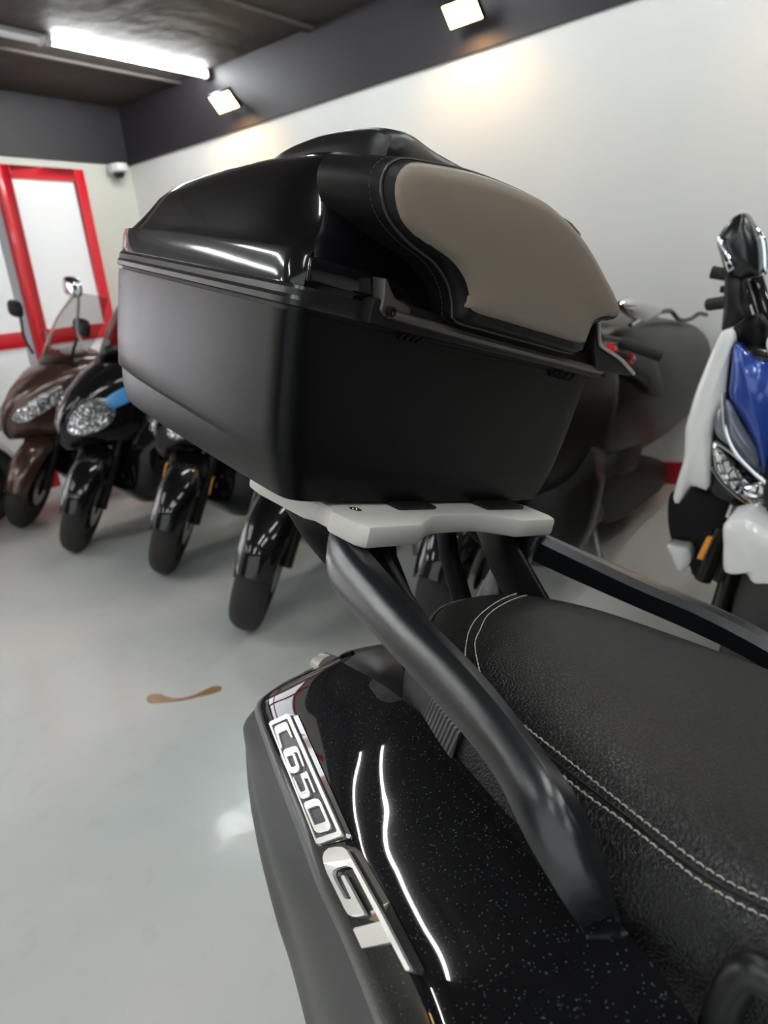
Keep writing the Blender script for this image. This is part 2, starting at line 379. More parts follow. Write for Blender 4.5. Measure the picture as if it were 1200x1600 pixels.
# ------------------------------------------------------------------ the near scooter (leaning on its side stand)
O_ = Vector((0.37816929, 0.64334198, 0.02272572))
BX = Vector((-0.95447567, 0.13914565, 0.26384594)); BY = Vector((-0.19538793, -0.96000289, -0.20054431)); BZ = Vector((0.225388, -0.24296697, 0.94348678))
BM = Matrix(((BX.x, BY.x, BZ.x, O_.x), (BX.y, BY.y, BZ.y, O_.y), (BX.z, BY.z, BZ.z, O_.z), (0, 0, 0, 1)))
BI = BM.inverted(); CB = BI @ Vector((0, 0, CAM_H))
def at(px, py, ax, val):
    """a measured outline point: where the sight line through it meets a plane of the scooter (x right, y forward, z up)"""
    d = BI.to_3x3() @ (RT*(px-600)+UP*(800-py)+_f*FPX); t = (val-CB[ax])/d[ax]; return CB+d*t
def atx(px, py, x): return at(px, py, 0, x)
def atz(px, py, z): return at(px, py, 2, z)
def aty(px, py, y): return at(px, py, 1, y)
def mir(p): return Vector((-p[0], p[1], p[2]))
near = empty('maxi_scooter', 'large black scooter in the foreground with top case, pillion seat and silver C650 GT badge', 'scooter')
near.matrix_world = BM
def B(name, bm, m, parent=near, **k): return finish(bm, name, m, parent, **k)

# --- top case base
half = [(0, 0), (.10, 0), (.165, -.001), (.205, -.002), (.224, -.006), (.231, -.018), (.2295, -.05), (.223, -.12), (.213, -.21), (.202, -.30), (.189, -.38), (.168, -.443), (.128, -.485), (.065, -.503), (0, -.507)]
plan = half + [(-x, y) for x, y in half[-2:0:-1]]
def ring(s, sy, z, dy=0, zf=None, cx=0, cy=-.18, n=120, base=None):
    src = base or plan_s
    out = []
    for p in src:
        x = cx+(p[0]-cx)*s; y = cy+(p[1]-cy)*sy+dy
        out.append(Vector((x, y, zf(x, y) if zf else z)))
    return out
plan_s = [Vector((p.x, p.y, 0)) for p in spline([(x, y, 0) for x, y in plan], 320, True)]
bm = bmesh.new()
R = [ring(.965, .965, 1.178), ring(1, 1, 1.178), ring(.985, .995, 1.15), ring(.955, .985, 1.10), ring(.925, .975, 1.065), ring(.906, .967, 0, zf=lambda x, y: 1.054+.022*max(0, -y)),
     ring(.88, .955, 0, zf=lambda x, y: 1.038+.006*max(0, -y)), ring(.845, .94, 1.0235), ring(.80, .92, 1.0215)]
# front face stays upright, only the sides draw in
for r in R:
    for p in r:
        if p.y > -.06: p.y = p.y + (0.0 - .0)*0
def flatfront(r, y0):
    m = max(p.y for p in r)
    for p in r: p.y += (y0-m)*max(0, min(1, (p.y+.3)/.3))
for r, y0 in zip(R, (-.006, 0, .0, .0, -.001, -.001, -.002, -.004, -.008)): flatfront(r, y0)
def crease(bm, ringverts):
    n = len(ringverts)
    for i in range(n):
        e = bm.edges.get((ringverts[i], ringverts[(i+1) % n]))
        if e: e.smooth = False
RV = loft(bm, R)
for k in (1, 5, 7): crease(bm, RV[k])
case = B('top_case', bm, M['matte_black'], angle=65); case['label'] = 'matt black lower shell of the top case'
# --- rim strip and lid
bm = bmesh.new()
loft(bm, [ring(1.0, 1.0, 1.1815), ring(1.012, 1.006, 1.1825), ring(1.014, 1.007, 1.187), ring(1.006, 1.004, 1.190), ring(1.006, 1.004, 1.195), ring(.998, 1.0, 1.198), ring(.9, .9, 1.199)])
B('rim_strip', bm, M['rim_strip'], case, angle=25)
bm = bmesh.new(); loft(bm, [ring(.985, .985, 1.176), ring(.985, .985, 1.184)]); B('seal', bm, M['dark_plastic'], case)
_n = len(plan_s); plan_r = []
for i in range(_n):
    w_ = 26; acc = Vector(); tot = 0
    for j in range(-w_, w_+1):
        g = 1+math.cos(PI*j/(w_+1)); acc += plan_s[(i+j) % _n]*g; tot += g
    plan_r.append(acc/tot)
def lidring(s, z, zr=0, n=0, cy=-.10, grow=1.0):
    out = []; kk = max(0, min(1, (z-1.222)/.03))
    for p in [a.lerp(b_, kk) for a, b_ in zip(plan_s, plan_r)]:
        x = p.x*(s*grow); y = cy+(p.y-cy)*s
        k = max(0, min(1, (-y-.05)/.42)); out.append(Vector((x, y, z-zr*.62*k**1.6)))
    return out
prof = [(1.0, 1.198, 0), (.994, 1.206, 0), (.990, 1.221, .0), (.978, 1.225, .0), (.965, 1.235, .003), (.945, 1.252, .010), (.915, 1.272, .022), (.875, 1.289, .034), (.82, 1.303, .046), (.75, 1.313, .054), (.65, 1.3195, .06), (.5, 1.324, .06), (.3, 1.327, .055), (.12, 1.328, .05)]
bm = bmesh.new(); R = []
for s, z, zr in prof:
    r = lidring(s, z, zr)
    m = max(p.y for p in r)
    tgt = -.002-max(0, z-1.215)*.30
    for p in r: p.y += (tgt-m)*max(0, min(1, (p.y+.22)/.2)) if z < 1.31 else 0
    R.append(r)
loft(bm, R, True, True, True)
lid = B('lid', bm, M['lid_black'], case, angle=30); lid['label'] = 'glossy black domed lid'
# raised centre hump on the lid
hx = [(.155, -.02), (.168, -.06), (.160, -.14), (.135, -.22), (.09, -.29), (0, -.31)]
hp = [(0, -.035)] + [(.09, -.032)] + hx; hp = hp + [(-x, y) for x, y in hp[-2:0:-1]]
hs = spline([(x, y, 0) for x, y in hp], 96, True)
def hring(s, z, zr=.03): return [Vector((p.x*s, -.12+(p.y+.12)*s, z-zr*max(0, min(1, (-(-.12+(p.y+.12)*s)-.05)/.26))**1.5)) for p in hs]
bm = bmesh.new(); loft(bm, [hring(1.0, 1.300), hring(1.0, 1.318), hring(.97, 1.330), hring(.90, 1.3375), hring(.78, 1.343), hring(.55, 1.3475), hring(.25, 1.3495)])
B('raised_panel', bm, M['satin_grey'], case)['label'] = 'satin dark grey raised panel of the lid'
# recessed reflector strip on the lid corner (glossy)
bm = bmesh.new(); plate(bm, [aty(488, 402, .001), aty(580, 427, .001), aty(582, 463, .001), aty(482, 440, .001)], (0, -1, 0), .005); B('gloss_insert', bm, M['gloss_plain'], case, bevel=.0015)
# stepped glossy band along the right side, left side alike
for sg in (1, -1):
    bm = bmesh.new(); rows = []
    seg = [p for p in spline([(x, y, 0) for x, y in half[4:12]], 40)]
    for p in seg:
        t = Vector((sg*p.x, p.y, 0)); k = 1.002
        rows.append([Vector((t.x*k, t.y, 1.1985)), Vector((t.x*k*1.001, t.y, 1.217)), Vector((t.x*.992, t.y, 1.2245))])
    shell(bm, rows, .006, (-sg, 0, 0)); B('side_band', bm, M['lid_black'], case)
# front flange under the pad
bm = bmesh.new()
fl_ = [(.165, 1.1815), (.165, 1.203), (.13, 1.206), (.08, 1.204), (0, 1.203), (-.10, 1.203), (-.17, 1.206), (-.215, 1.222), (-.228, 1.215), (-.228, 1.1815)]
plate(bm, [Vector((x, -.012, z)) for x, z in fl_], (0, 1, 0), .023); B('front_flange', bm, M['dark_plastic'], case, bevel=.003)
bm = bmesh.new(); tube(bm, [(.15, .016, 1.1935), (.05, .019, 1.1915), (-.08, .019, 1.1905), (-.215, .015, 1.191)], [.004, .0045, .0045, .004], 8); B('flange_lip', bm, M['cast_alloy'], case)
# star shaped latch hinge pieces
def star(pts, name, y=.002, d=.010):
    bm = bmesh.new(); plate(bm, [aty(*p, y+.012) for p in pts], (0, -1, 0), d+.006); return B(name, bm, M['cast_alloy'], case, bevel=.002)
star([(602, 435), (606, 436), (612, 452), (619, 467), (634, 475), (643, 482), (642, 491), (622, 492), (612, 497), (602, 495), (596, 485), (600, 470)], 'latch_plate')
bm = bmesh.new(); lathe(bm, [(.0005, 0), (.0042, 0), (.0045, .004), (.0025, .0045), (.0023, .002), (.0005, .002)], tuple(aty(608, 487, .016)), (0, 1, 0), 20); B('latch_screw', bm, M['dark_plastic'], case)
# left latch arm standing out at the far end
bm = bmesh.new(); plate(bm, [aty(934, 500, .02), aty(940, 540, .02), aty(968, 560, .02), aty(992, 583, .02), (aty(985, 588, .02)), aty(932, 580, .02), aty(928, 545, .02)], (0, -1, 0), .02); B('latch_arm', bm, M['dark_plastic'], case, bevel=.002)
bm = bmesh.new(); tube(bm, spline([aty(935, 502, .02), aty(937, 535, .021), aty(943, 543, .022), aty(970, 562, .022), aty(990, 584, .021)], 20), .0025, 8); B('latch_arm_edge', bm, M['steel'], case)
# clip fingers under the rim
for px0, py0 in ((640, 512), (872, 574)):
    bm = bmesh.new()
    for i in range(4):
        a = aty(px0+i*9, py0+i*2.5, .003); tube(bm, [a, a+Vector((.004, 0, -.006)), a+Vector((.007, -.002, -.011))], .0016, 6)
    a = aty(px0-6, py0-6, .004); c = aty(px0+70, py0+14, .004); tube(bm, [a, c], .0035, 6)
    B('rim_clip', bm, M['dark_plastic'], case)
# --- backrest pad
face = [(.023, 1.324), (.10, 1.319), (.160, 1.309), (.186, 1.301), (.194, 1.284), (.181, 1.263), (.152, 1.250), (.118, 1.242), (.095, 1.229), (.083, 1.214), (.074, 1.2015), (.02, 1.2005), (-.06, 1.2005), (-.128, 1.2015), (-.137, 1.213), (-.141, 1.233), (-.163, 1.2435), (-.184, 1.2475), (-.1905, 1.257), (-.168, 1.272), (-.14, 1.284), (-.105, 1.299), (-.069, 1.311), (-.02, 1.321)]
YF = .030
fo = spline([(x, YF-.008, z) for x, z in face], 140, True)
ctr = Vector((0.0, 0, 1.262))
def fr(s, y, grow=0):
    return [Vector((ctr.x+(p.x-ctr.x)*s, y, ctr.z+(p.z-ctr.z)*s)) for p in fo]
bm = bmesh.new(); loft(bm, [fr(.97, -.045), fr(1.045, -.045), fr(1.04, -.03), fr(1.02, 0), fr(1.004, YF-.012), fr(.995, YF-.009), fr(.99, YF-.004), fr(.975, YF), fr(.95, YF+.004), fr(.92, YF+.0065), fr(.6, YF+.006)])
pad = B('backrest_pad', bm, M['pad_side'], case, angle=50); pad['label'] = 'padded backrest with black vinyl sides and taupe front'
def ft(s, y):  # taupe stops short; the dark border stands in for shade on the rounding
    return [Vector((p.x+.0025*s, p.y, p.z+s*max(0, min(1, (1.262-p.z)/.05))*.009)) for p in fr(s, y)]
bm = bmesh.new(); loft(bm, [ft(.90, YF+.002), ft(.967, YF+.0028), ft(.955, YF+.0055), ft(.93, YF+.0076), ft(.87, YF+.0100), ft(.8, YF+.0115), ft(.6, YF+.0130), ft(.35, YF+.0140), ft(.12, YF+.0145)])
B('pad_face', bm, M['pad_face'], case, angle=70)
B('piping', (lambda b: (tube(b, fr(1.0, YF-.008), .0014, 8, True), b)[1])(bmesh.new()), M['piping'], case)
def dashes(bm, pts, dash, gap, r, up):
    P = [Vector(p) for p in pts]; L = [0]
    for a, b_ in zip(P, P[1:]): L.append(L[-1]+(b_-a).length)
    def pt(t):
        for i in range(len(L)-1):
            if t <= L[i+1]: return P[i].lerp(P[i+1], (t-L[i])/max(L[i+1]-L[i], 1e-9))
        return P[-1]
    t = 0; U_ = Vector(up)
    while t+dash < L[-1]:
        a, m_, b_ = pt(t), pt(t+dash/2)+U_*r*.8, pt(t+dash); tube(bm, [a-U_*r*.8, m_, b_-U_*r*.8], r, 5); t += dash+gap
bm = bmesh.new(); ff = fr(1.012, YF-.019); dashes(bm, ff[15:], .0030, .0018, .0004, (0, .3, 0)); B('pad_stitching', bm, M['dark_thread'], case)
bm = bmesh.new()

# --- luggage rack
rk = [(0, .026), (.03, .0265), (.045, .029), (.078, .0475), (.084, .0495), (.1495, .0505), (.1555, .040), (.157, .006), (.150, -.004), (.150, -.022), (.157, -.03), (.158, -.10), (.152, -.128), (.10, -.12), (.05, -.11), (0, -.105)]
rk = rk + [(-x, y) for x, y in rk[-2:0:-1]]
bm = bmesh.new(); plate(bm, [Vector((x, y, 1.0195)) for x, y in rk], (0, 0, -1), .0215)
rack = B('luggage_rack', bm, M['silver'], bevel=.0045, seg=2, angle=25); rack['label'] = 'pale silver rack plate under the top case'
bm = bmesh.new(); box(bm, (.02, -.05, 1.0196), (.075, .012, 1.0235)); B('case_mount', bm, M['dark_plastic'], rack, bevel=.002)
bm = bmesh.new(); box(bm, (-.13, -.05, 1.0196), (-.06, .018, 1.0235)); B('case_mount', bm, M['dark_plastic'], rack, bevel=.002)
c = atz(555, 797, 1.0195); bm = bmesh.new(); lathe(bm, [(.0005, 0), (.0058, 0), (.0058, .0012), (.004, .0018), (.0035, .0008), (.0005, .0008)], tuple(c), (0, 0, 1), 20); B('rack_screw', bm, M['chrome'], rack)
# --- rack struts and tail frame (dark)
def strut(pts, w, d, name='rack_strut', m=None, parent=near):
    bm = bmesh.new(); P = [Vector(p) for p in pts]; rings = []
    for i, q in enumerate(P):
        t = (P[min(i+1, len(P)-1)]-P[max(i-1, 0)]).normalized(); s = Vector((1, 0, 0)); s = (s-t*s.dot(t)).normalized(); v = t.cross(s)
        rings.append([q+s*w/2+v*d/2, q-s*w/2+v*d/2, q-s*w/2-v*d/2, q+s*w/2-v*d/2])
    loft(bm, rings); return B(name, bm, m or M['matte_black'], bevel=.0025)
for sg in (1, -1):
    strut([(sg*.110, -.01, 1.0), (sg*.105, .03, .962), (sg*.10, .085, .925), (sg*.095, .12, .89)], .010, .046)
    strut([(sg*.05, -.03, 1.0), (sg*.05, -.012, .96), (sg*.045, .03, .915), (sg*.045, .04, .88)], .016, .018)
    # wedge bracket under the rear of the rack
    bm = bmesh.new(); o_ = [(atx(*q, .140).y, atx(*q, .140).z) for q in ((440, 788), (470, 800), (540, 815), (528, 870), (508, 884), (478, 848))]
    plate(bm, [Vector((sg*.142, y, z)) for y, z in o_], (-sg, 0, 0), .035); B('rack_bracket', bm, M['matte_black'], bevel=.004)
# --- grab rails
RL = [((513, 838), (541, 828), .146), ((510, 866), (560, 842), .150), ((516, 896), (582, 868), .158), ((556, 940), (627, 914), .172), ((597, 986), (670, 967), .186), ((640, 1031), (709, 1006), .196), ((683, 1077), (748, 1047), .205), ((740, 1146), (790, 1098), .216), ((772, 1184), (836, 1156), .224), ((800, 1240), (876, 1208), .231), ((828, 1292), (912, 1264), .236), ((858, 1345), (940, 1330), .240), ((893, 1400), (962, 1410), .230), ((940, 1462), (978, 1478), .205), ((985, 1545), (1010, 1555), .175)]
def rail_rings():
    rings = []
    for a, b_, x in [RL[i] for i in (0, 1, 2, 4, 6, 8, 10, 12, 13, 14)]:
        L_ = atx(*a, x+.010); R_ = atx(*b_, x-.012)
        mid = (L_*.45+R_*.55); out = Vector((.35, .1, 1)).normalized()
        cr_ = L_.lerp(R_, .60)+out*.011
        rings.append([L_, L_.lerp(cr_, .2)+out*.0028, L_.lerp(cr_, .55)+out*.0042, L_.lerp(cr_, .85)+out*.0022, cr_, cr_.lerp(R_, .25)+out*.0005, cr_.lerp(R_, .8), R_, R_-Vector((.004, 0, .009)), (L_+R_)/2-Vector((.006, 0, .022)), L_-Vector((.002, 0, .010))])
    nr = len(rings[0]); cols = [spline([r[j] for r in rings], 60) for j in range(nr)]
    return [[cols[j][i] for j in range(nr)] for i in range(60)]
rr = rail_rings()
for sg in (1, -1):
    bm = bmesh.new(); loft(bm, [[p if sg > 0 else mir(p) for p in r] for r in rr])
    o = B('grab_rail', bm, M['rail_black'], angle=28)
# post joining the far rail to the rack
for sg in (-1,):
    bm = bmesh.new(); rings = [[Vector((sg*x, y+dy, z)) for dy, dx in ((.02, 0), (.02, 1), (-.02, 1), (-.02, 0)) for x in (x0+(.016 if dx else -.0),)] for x0, y, z in ((.126, .03, 1.0), (.126, .025, .975), (.115, .02, .93), (.10, .02, .88))]
    loft(bm, rings); B('rail_post', bm, M['rail_black'], bevel=.005)

# --- side panel (right, then mirrored)
A_ = [atz(530, 1030, .868), atx(585, 1062, .128), atx(640, 1102, .147), atx(720, 1180, .166), atx(800, 1258, .183), atx(900, 1370, .207), atx(1000, 1480, .226), atx(1090, 1600, .238), atx(1180, 1715, .25), atx(1300, 1860, .262)]
D_ = [atz(398, 1109, .761), atz(422, 1187, .766), atz(464, 1300, .770), atz(497, 1390, .772), atz(527, 1454, .773), atz(557, 1525, .773), atz(586, 1600, .773), atz(618, 1685, .773), atz(650, 1770, .772), atz(700, 1890, .771)]
net = []
for i, (a, d_) in enumerate(zip(A_, D_)):
    t = i/9; row = [a]
    for u, bl in ((.18, .008), (.42, .015), (.70, .019), (.90, .013)):
        q = a.lerp(d_, u); q = q+Vector((.80, -.1, .55))*bl*(.55+.5*min(1, t*2.5)); row.append(q)
    row.append(d_); net.append(row)
first = net[0]; tip = [p+Vector((-.030, -.012, -.010 if j else -.002)) for j, p in enumerate(first)]
net = [tip]+net
prow = gridsurf(net, 90, 34)
panel_bvh = None
for sg in (1, -1):
    rows = prow if sg > 0 else [[mir(p) for p in r] for r in prow]
    bm = bmesh.new(); shell(bm, rows, .004, (-sg, 0, -.2)); o = B('side_panel', bm, M['gloss_black'], angle=60)
    if sg > 0: o['label'] = 'glossy flaked black side panel carrying the badge'
# surface under the badge, for laying letters on it
vs = [p for r in prow for p in r]; fs = []
for i in range(len(prow)-1):
    for j in range(33):
        a = i*34+j; fs.append((a, a+1, a+35, a+34))
bvh = BVHTree.FromPolygons(vs, fs)
def on_panel(px, py, h):
    d = (BI.to_3x3() @ (RT*(px-600)+UP*(800-py)+_f*FPX)).normalized()
    loc, n, i, dist = bvh.ray_cast(CB, d)
    if loc is None: loc = atx(px, py, .18); n = Vector((1, 0, .5)).normalized()
    return loc, (n if n.dot(d) < 0 else -n)
# lower side panel, matt grey black
E_ = [atz(386, 1150, .70), atz(388, 1195, .67), atz(404, 1278, .64), atz(428, 1368, .61), atz(450, 1435, .59), atz(473, 1520, .575), atz(492, 1600, .56), atz(516, 1690, .55), atz(540, 1780, .54), atz(590, 1900, .53)]
net = []
for d_, e in zip(D_, E_):
    net.append([d_-Vector((.001, 0, .001)), d_.lerp(e, .5)+Vector((.010, 0, 0)), e, e+Vector((-.02, 0, -.07)), e+Vector((-.06, .02, -.15))])
net = [[p+Vector((-.03, -.006, 0)) for p in net[0]]]+net
lrow = gridsurf(net, 60, 20)
for sg in (1, -1):
    bm = bmesh.new(); shell(bm, lrow if sg > 0 else [[mir(p) for p in r] for r in lrow], .004, (-sg, 0, 0)); B('lower_panel', bm, M['satin_grey'], angle=60)
# tail core between the panels
bm = bmesh.new(); rings = []
for y, hw, zt, zb in ((-.075, .03, .80, .72), (-.06, .05, .825, .68), (-.02, .075, .850, .64), (.04, .100, .868, .60), (.15, .137, .885, .56), (.3, .19, .893, .52), (.5, .21, .90, .5), (.9, .21, .88, .45), (1.0, .15, .8, .5)):
    rings.append([Vector((hw*math.copysign(abs(math.cos(t))**.5, math.cos(t)), y, (zt+zb)/2+(zt-zb)/2*math.copysign(abs(math.sin(t))**.5, math.sin(t)))) for t in [2*PI*i/32 for i in range(32)]])
loft(bm, rings); B('tail_cover', bm, M['satin_grey'], angle=50)
bm = bmesh.new(); rings = []
for s in (0, .5, 1):
    rings.append([Vector((.098+.014*math.cos(t), -.012-.012*s, .845+.012*math.sin(t)*(1-.3*s))) for t in [2*PI*i/20 for i in range(20)]])
loft(bm, rings); B('tail_lens', bm, M['tail_lens'])
# --- seat
def hw(y):   # half width of the flat top
    pts = [(.085, .0), (.092, .05), (.105, .080), (.13, .106), (.16, .124), (.24, .160), (.33, .186), (.42, .192), (.6, .18), (.9, .16)]
    for (a, b_), (c_, d_) in zip(pts, pts[1:]):
        if y <= c_: return b_+(d_-b_)*(y-a)/(c_-a)
    return .16
seat_plan_half = [(0, .075), (.045, .081), (.085, .102), (.118, .138), (.140, .185), (.160, .24), (.178, .295), (.190, .35), (.195, .42), (.19, .55), (.18, .70), (.12, .80), (0, .83)]
sp_ = seat_plan_half + [(-x, y) for x, y in seat_plan_half[-2:0:-1]]
sps = spline([(x, y, 0) for x, y in sp_], 150, True)
def sring(s, z, out=0, crown=0):
    c0 = Vector((0, .40, 0)); res = []
    for i, p in enumerate(sps):
        n = (sps[(i+1) % 150]-sps[i-1]); n = Vector((n.y, -n.x, 0)).normalized()
        if n.dot(p-c0) < 0: n = -n
        q = c0+(p-c0)*s+n*out; res.append(Vector((q.x, q.y, z)))
    return res
bm = bmesh.new()
loft(bm, [sring(1, .80, .0), sring(1, .86, .014), sring(1, .895, .020), sring(1, .925, .018), sring(1, .941, .011), sring(1, .949, .003), sring(.97, .9535), sring(.9, .958), sring(.75, .962), sring(.5, .965), sring(.2, .966)])
seat = B('seat', bm, M['leather'], angle=80, subsurf=1); seat['label'] = 'black grained pillion seat with pale double stitching'
seatv = [q for r in [sring(1, .80, .0), sring(1, .86, .014), sring(1, .895, .020), sring(1, .925, .018), sring(1, .941, .011), sring(1, .949, .003), sring(.97, .9535), sring(.9, .958), sring(.75, .962), sring(.5, .965), sring(.2, .966)] for q in r]
sf = [(k*150+i, k*150+(i+1) % 150, (k+1)*150+(i+1) % 150, (k+1)*150+i) for k in range(10) for i in range(150)]
sbvh = BVHTree.FromPolygons(seatv, sf)
def on_seat(px, py, h=.0006):
    d = (BI.to_3x3() @ (RT*(px-600)+UP*(800-py)+_f*FPX)).normalized(); loc, n, i, ds = sbvh.ray_cast(CB, d)
    if loc is None: return None
    return loc+(n if n.dot(d) < 0 else -n)*h
inner = [(752, 1060), (742, 1010), (750, 985), (764, 960), (800, 938), (845, 927), (900, 926), (950, 934), (990, 948)]
outer = [(727, 1040), (728, 1010), (736, 980), (757, 955), (796, 932), (845, 923), (895, 922)]
near1 = [(752, 1060), (775, 1090), (809, 1125), (845, 1155), (888, 1189), (980, 1263), (1040, 1310), (1094, 1351), (1150, 1385), (1215, 1415)]
near2 = [(727, 1040), (760, 1090), (800, 1130), (868, 1202), (920, 1245), (971, 1281), (1040, 1335), (1094, 1377), (1150, 1410), (1215, 1443)]
for i, ln in enumerate((inner, outer, near1, near2)):
    pts = [on_seat(p.x, p.y) for p in spline([(x, y, 0) for x, y in ln], 80)]; pts = [p for p in pts if p]
    if len(pts) > 3:
        bm = bmesh.new(); dashes(bm, pts, .0042, .0012, .0005, (0, 0, 1)); B('stitching', bm, M['thread'], seat)
for ln in ([(x*.5+X*.5, y*.5+Y*.5) for (x, y), (X, Y) in zip([(752, 1060), (809, 1125), (888, 1189), (980, 1263), (1094, 1351), (1215, 1415)], [(727, 1040), (788, 1127), (868, 1205), (961, 1275), (1094, 1377), (1215, 1443)])],):
    pts = [on_seat(p.x, p.y, .0002) for p in spline([(x, y, 0) for x, y in ln], 60)]; pts = [p for p in pts if p]
    bm = bmesh.new(); tube(bm, pts, .0009, 6); B('seam', bm, M['dark_plastic'], seat)
# ribbed rear skirt of the seat
bm = bmesh.new(); rows = []
for i in range(-17, 18):
    p = sring(1, .0, 0)[i % 150]; row = []
    for z, o_ in ((.875, .0195), (.895, .0225), (.915, .0215), (.929, .018), (.942, .0125)):
        q = sring(1, z, o_)[i % 150]; row.append(q)
    rows.append(row)
shell(bm, rows, .002, (0, 1, 0)); B('ribbed_skirt', bm, M['ribbed'], seat, angle=80)
# moulded grip at the foot of the seat side
bm = bmesh.new(); tube(bm, spline([atx(1105, 1650, .225), atx(1128, 1585, .226), atx(1150, 1535, .228), atx(1172, 1520, .228), atx(1200, 1535, .226), atx(1240, 1565, .222)], 30), .0085, 12); B('seat_release_grip', bm, M['satin_grey'])
# --- running gear below, only guessed at from the side
bm = bmesh.new(); lathe(bm, [(.20, -.07), (.25, -.08), (.29, -.06), (.305, 0), (.29, .06), (.25, .08), (.20, .07)], (0, .45, .375), (1, 0, 0), 48); B('rear_tyre', bm, M['rubber'])
bm = bmesh.new(); lathe(bm, [(.02, -.05), (.16, -.03), (.2, -.07), (.2, .07), (.16, .03), (.02, .05)], (0, .45, .375), (1, 0, 0), 36); B('rear_wheel', bm, M['dark_plastic'])
bm = bmesh.new(); lathe(bm, [(.20, -.05), (.25, -.06), (.285, -.04), (.298, 0), (.285, .04), (.25, .06), (.20, .05)], (0, 2.03, .715), (1, 0, 0), 48)
o = B('front_tyre', bm, M['rubber'])
bm = bmesh.new(); rings = []
for y, w_, zt, zb in ((.05, .06, .66, .5), (.2, .1, .70, .45), (.4, .12, .75, .45), (.8, .18, .74, .45), (1.1, .2, .8, .5), (1.25, .2, 1.1, .6), (1.5, .18, 1.25, .8), (1.75, .08, 1.1, .95)):
    rings.append([Vector((w_*math.copysign(abs(math.cos(t))**.6, math.cos(t)), y, (zt+zb)/2+(zt-zb)/2*math.copysign(abs(math.sin(t))**.6, math.sin(t)))) for t in [2*PI*i/24 for i in range(24)]])
loft(bm, rings); B('body', bm, M['dark_plastic'], angle=60)
bm = bmesh.new(); tube(bm, [(-.12, .9, .5), (-.20, 1.0, .27)], .014, 10); B('side_stand', bm, M['steel'])

# --- badge, laid on the panel
def z6(p): return (370+p[0]*.375, 1000+p[1]*.375)
def bz(p): return (410+p[0]*150/1043, 1100+p[1]*230/1600)      # close-up of C650
def gz(p): return (490+p[0]/6, 1310+p[1]/6)                     # close-up of GT
def slab(outline, h0, h1, name, m, parent, bev=0):
    bm = bmesh.new(); a = []; c_ = []
    for p in outline:
        loc, n = on_panel(*p, 0); a.append(bm.verts.new(loc+n*h0)); c_.append(bm.verts.new(loc+n*h1))
    n = len(a)
    for t in tessellate_polygon([[Vector((x, y, 0)) for x, y in outline]]):
        try: bm.faces.new([c_[i] for i in t]); bm.faces.new([a[i] for i in t[::-1]])
        except ValueError: pass
    for i in range(n): bm.faces.new((a[i], a[(i+1) % n], c_[(i+1) % n], c_[i]))
    return finish(bm, name, m, parent, smooth=False)
H = .0030   # height of the lettering above the panel
def shift(outline, dx, dy): return [(x+dx, y+dy) for x, y in outline]
# frame: outer and inner rounded boxes as a ring of quads
fo_ = [(98, 225), (112, 200), (290, 122), (318, 132), (890, 1425), (880, 1452), (650, 1530), (618, 1525)]
fi_ = [(130, 248), (136, 238), (285, 172), (300, 180), (840, 1390), (832, 1405), (622, 1470), (612, 1466)]
def ringslab(A, C, f, h0, h1, name, m, parent):
    bm = bmesh.new(); n = len(A); P = []
    for S in (A, C):
        for h in (h0, h1):
            P.append([bm.verts.new((lambda q: q[0]+q[1]*h)(on_panel(*f(p), 0))) for p in S])
    A0, A1, C0, C1 = P
    for i in range(n):
        j = (i+1) % n
        for q in ((A1[i], A1[j], C1[j], C1[i]), (A0[i], A0[j], A1[j], A1[i]), (C1[i], C1[j], C0[j], C0[i]), (A0[i], C0[i], C0[j], A0[j])): bm.faces.new(q)
    return finish(bm, name, m, parent, smooth=False)
def dense(S, k=6):
    out = []
    for i in range(len(S)):
        a, b_ = S[i], S[(i+1) % len(S)]
        m_ = k if math.hypot(b_[0]-a[0], b_[1]-a[1]) > 100 else 1
        for j in range(m_): out.append((a[0]+(b_[0]-a[0])*j/m_, a[1]+(b_[1]-a[1])*j/m_))
    return out
badge = slab([bz(p) for p in dense([(92, 225), (108, 196), (290, 118), (395, 128), (975, 1430), (960, 1470), (655, 1545), (612, 1535)])], -.001, .0012, 'model_badge', M['badge_black'], near)
badge['label'] = 'raised C650 GT badge in silver and black'
slab([bz(p) for p in dense(fi_)], .0005, .0018, 'badge_field', M['badge_grey'], badge)
ringslab(dense(fo_), dense(fi_), bz, .0, H, 'badge_border', M['badge_silver'], badge)
def letter(outline, name, f=bz): slab([f(p) for p in outline], .001, H+.0002, name, M['badge_silver'], badge)
letter([(232, 498), (162, 290), (166, 262), (185, 245), (262, 212), (285, 215), (300, 232), (356, 378), (340, 380), (296, 298), (282, 296), (208, 330), (205, 350), (246, 480)], 'letter_c')
six_o = [(258, 535), (268, 510), (290, 496), (375, 472), (400, 478), (418, 500), (487, 688), (470, 694), (410, 545), (398, 538), (362, 544), (372, 560), (432, 690), (430, 728), (405, 755), (372, 765), (345, 760), (325, 738), (300, 670)]
def ringletter(A, C, name):
    ringslab(A, C, bz, .001, H+.0002, name, M['badge_silver'], badge)
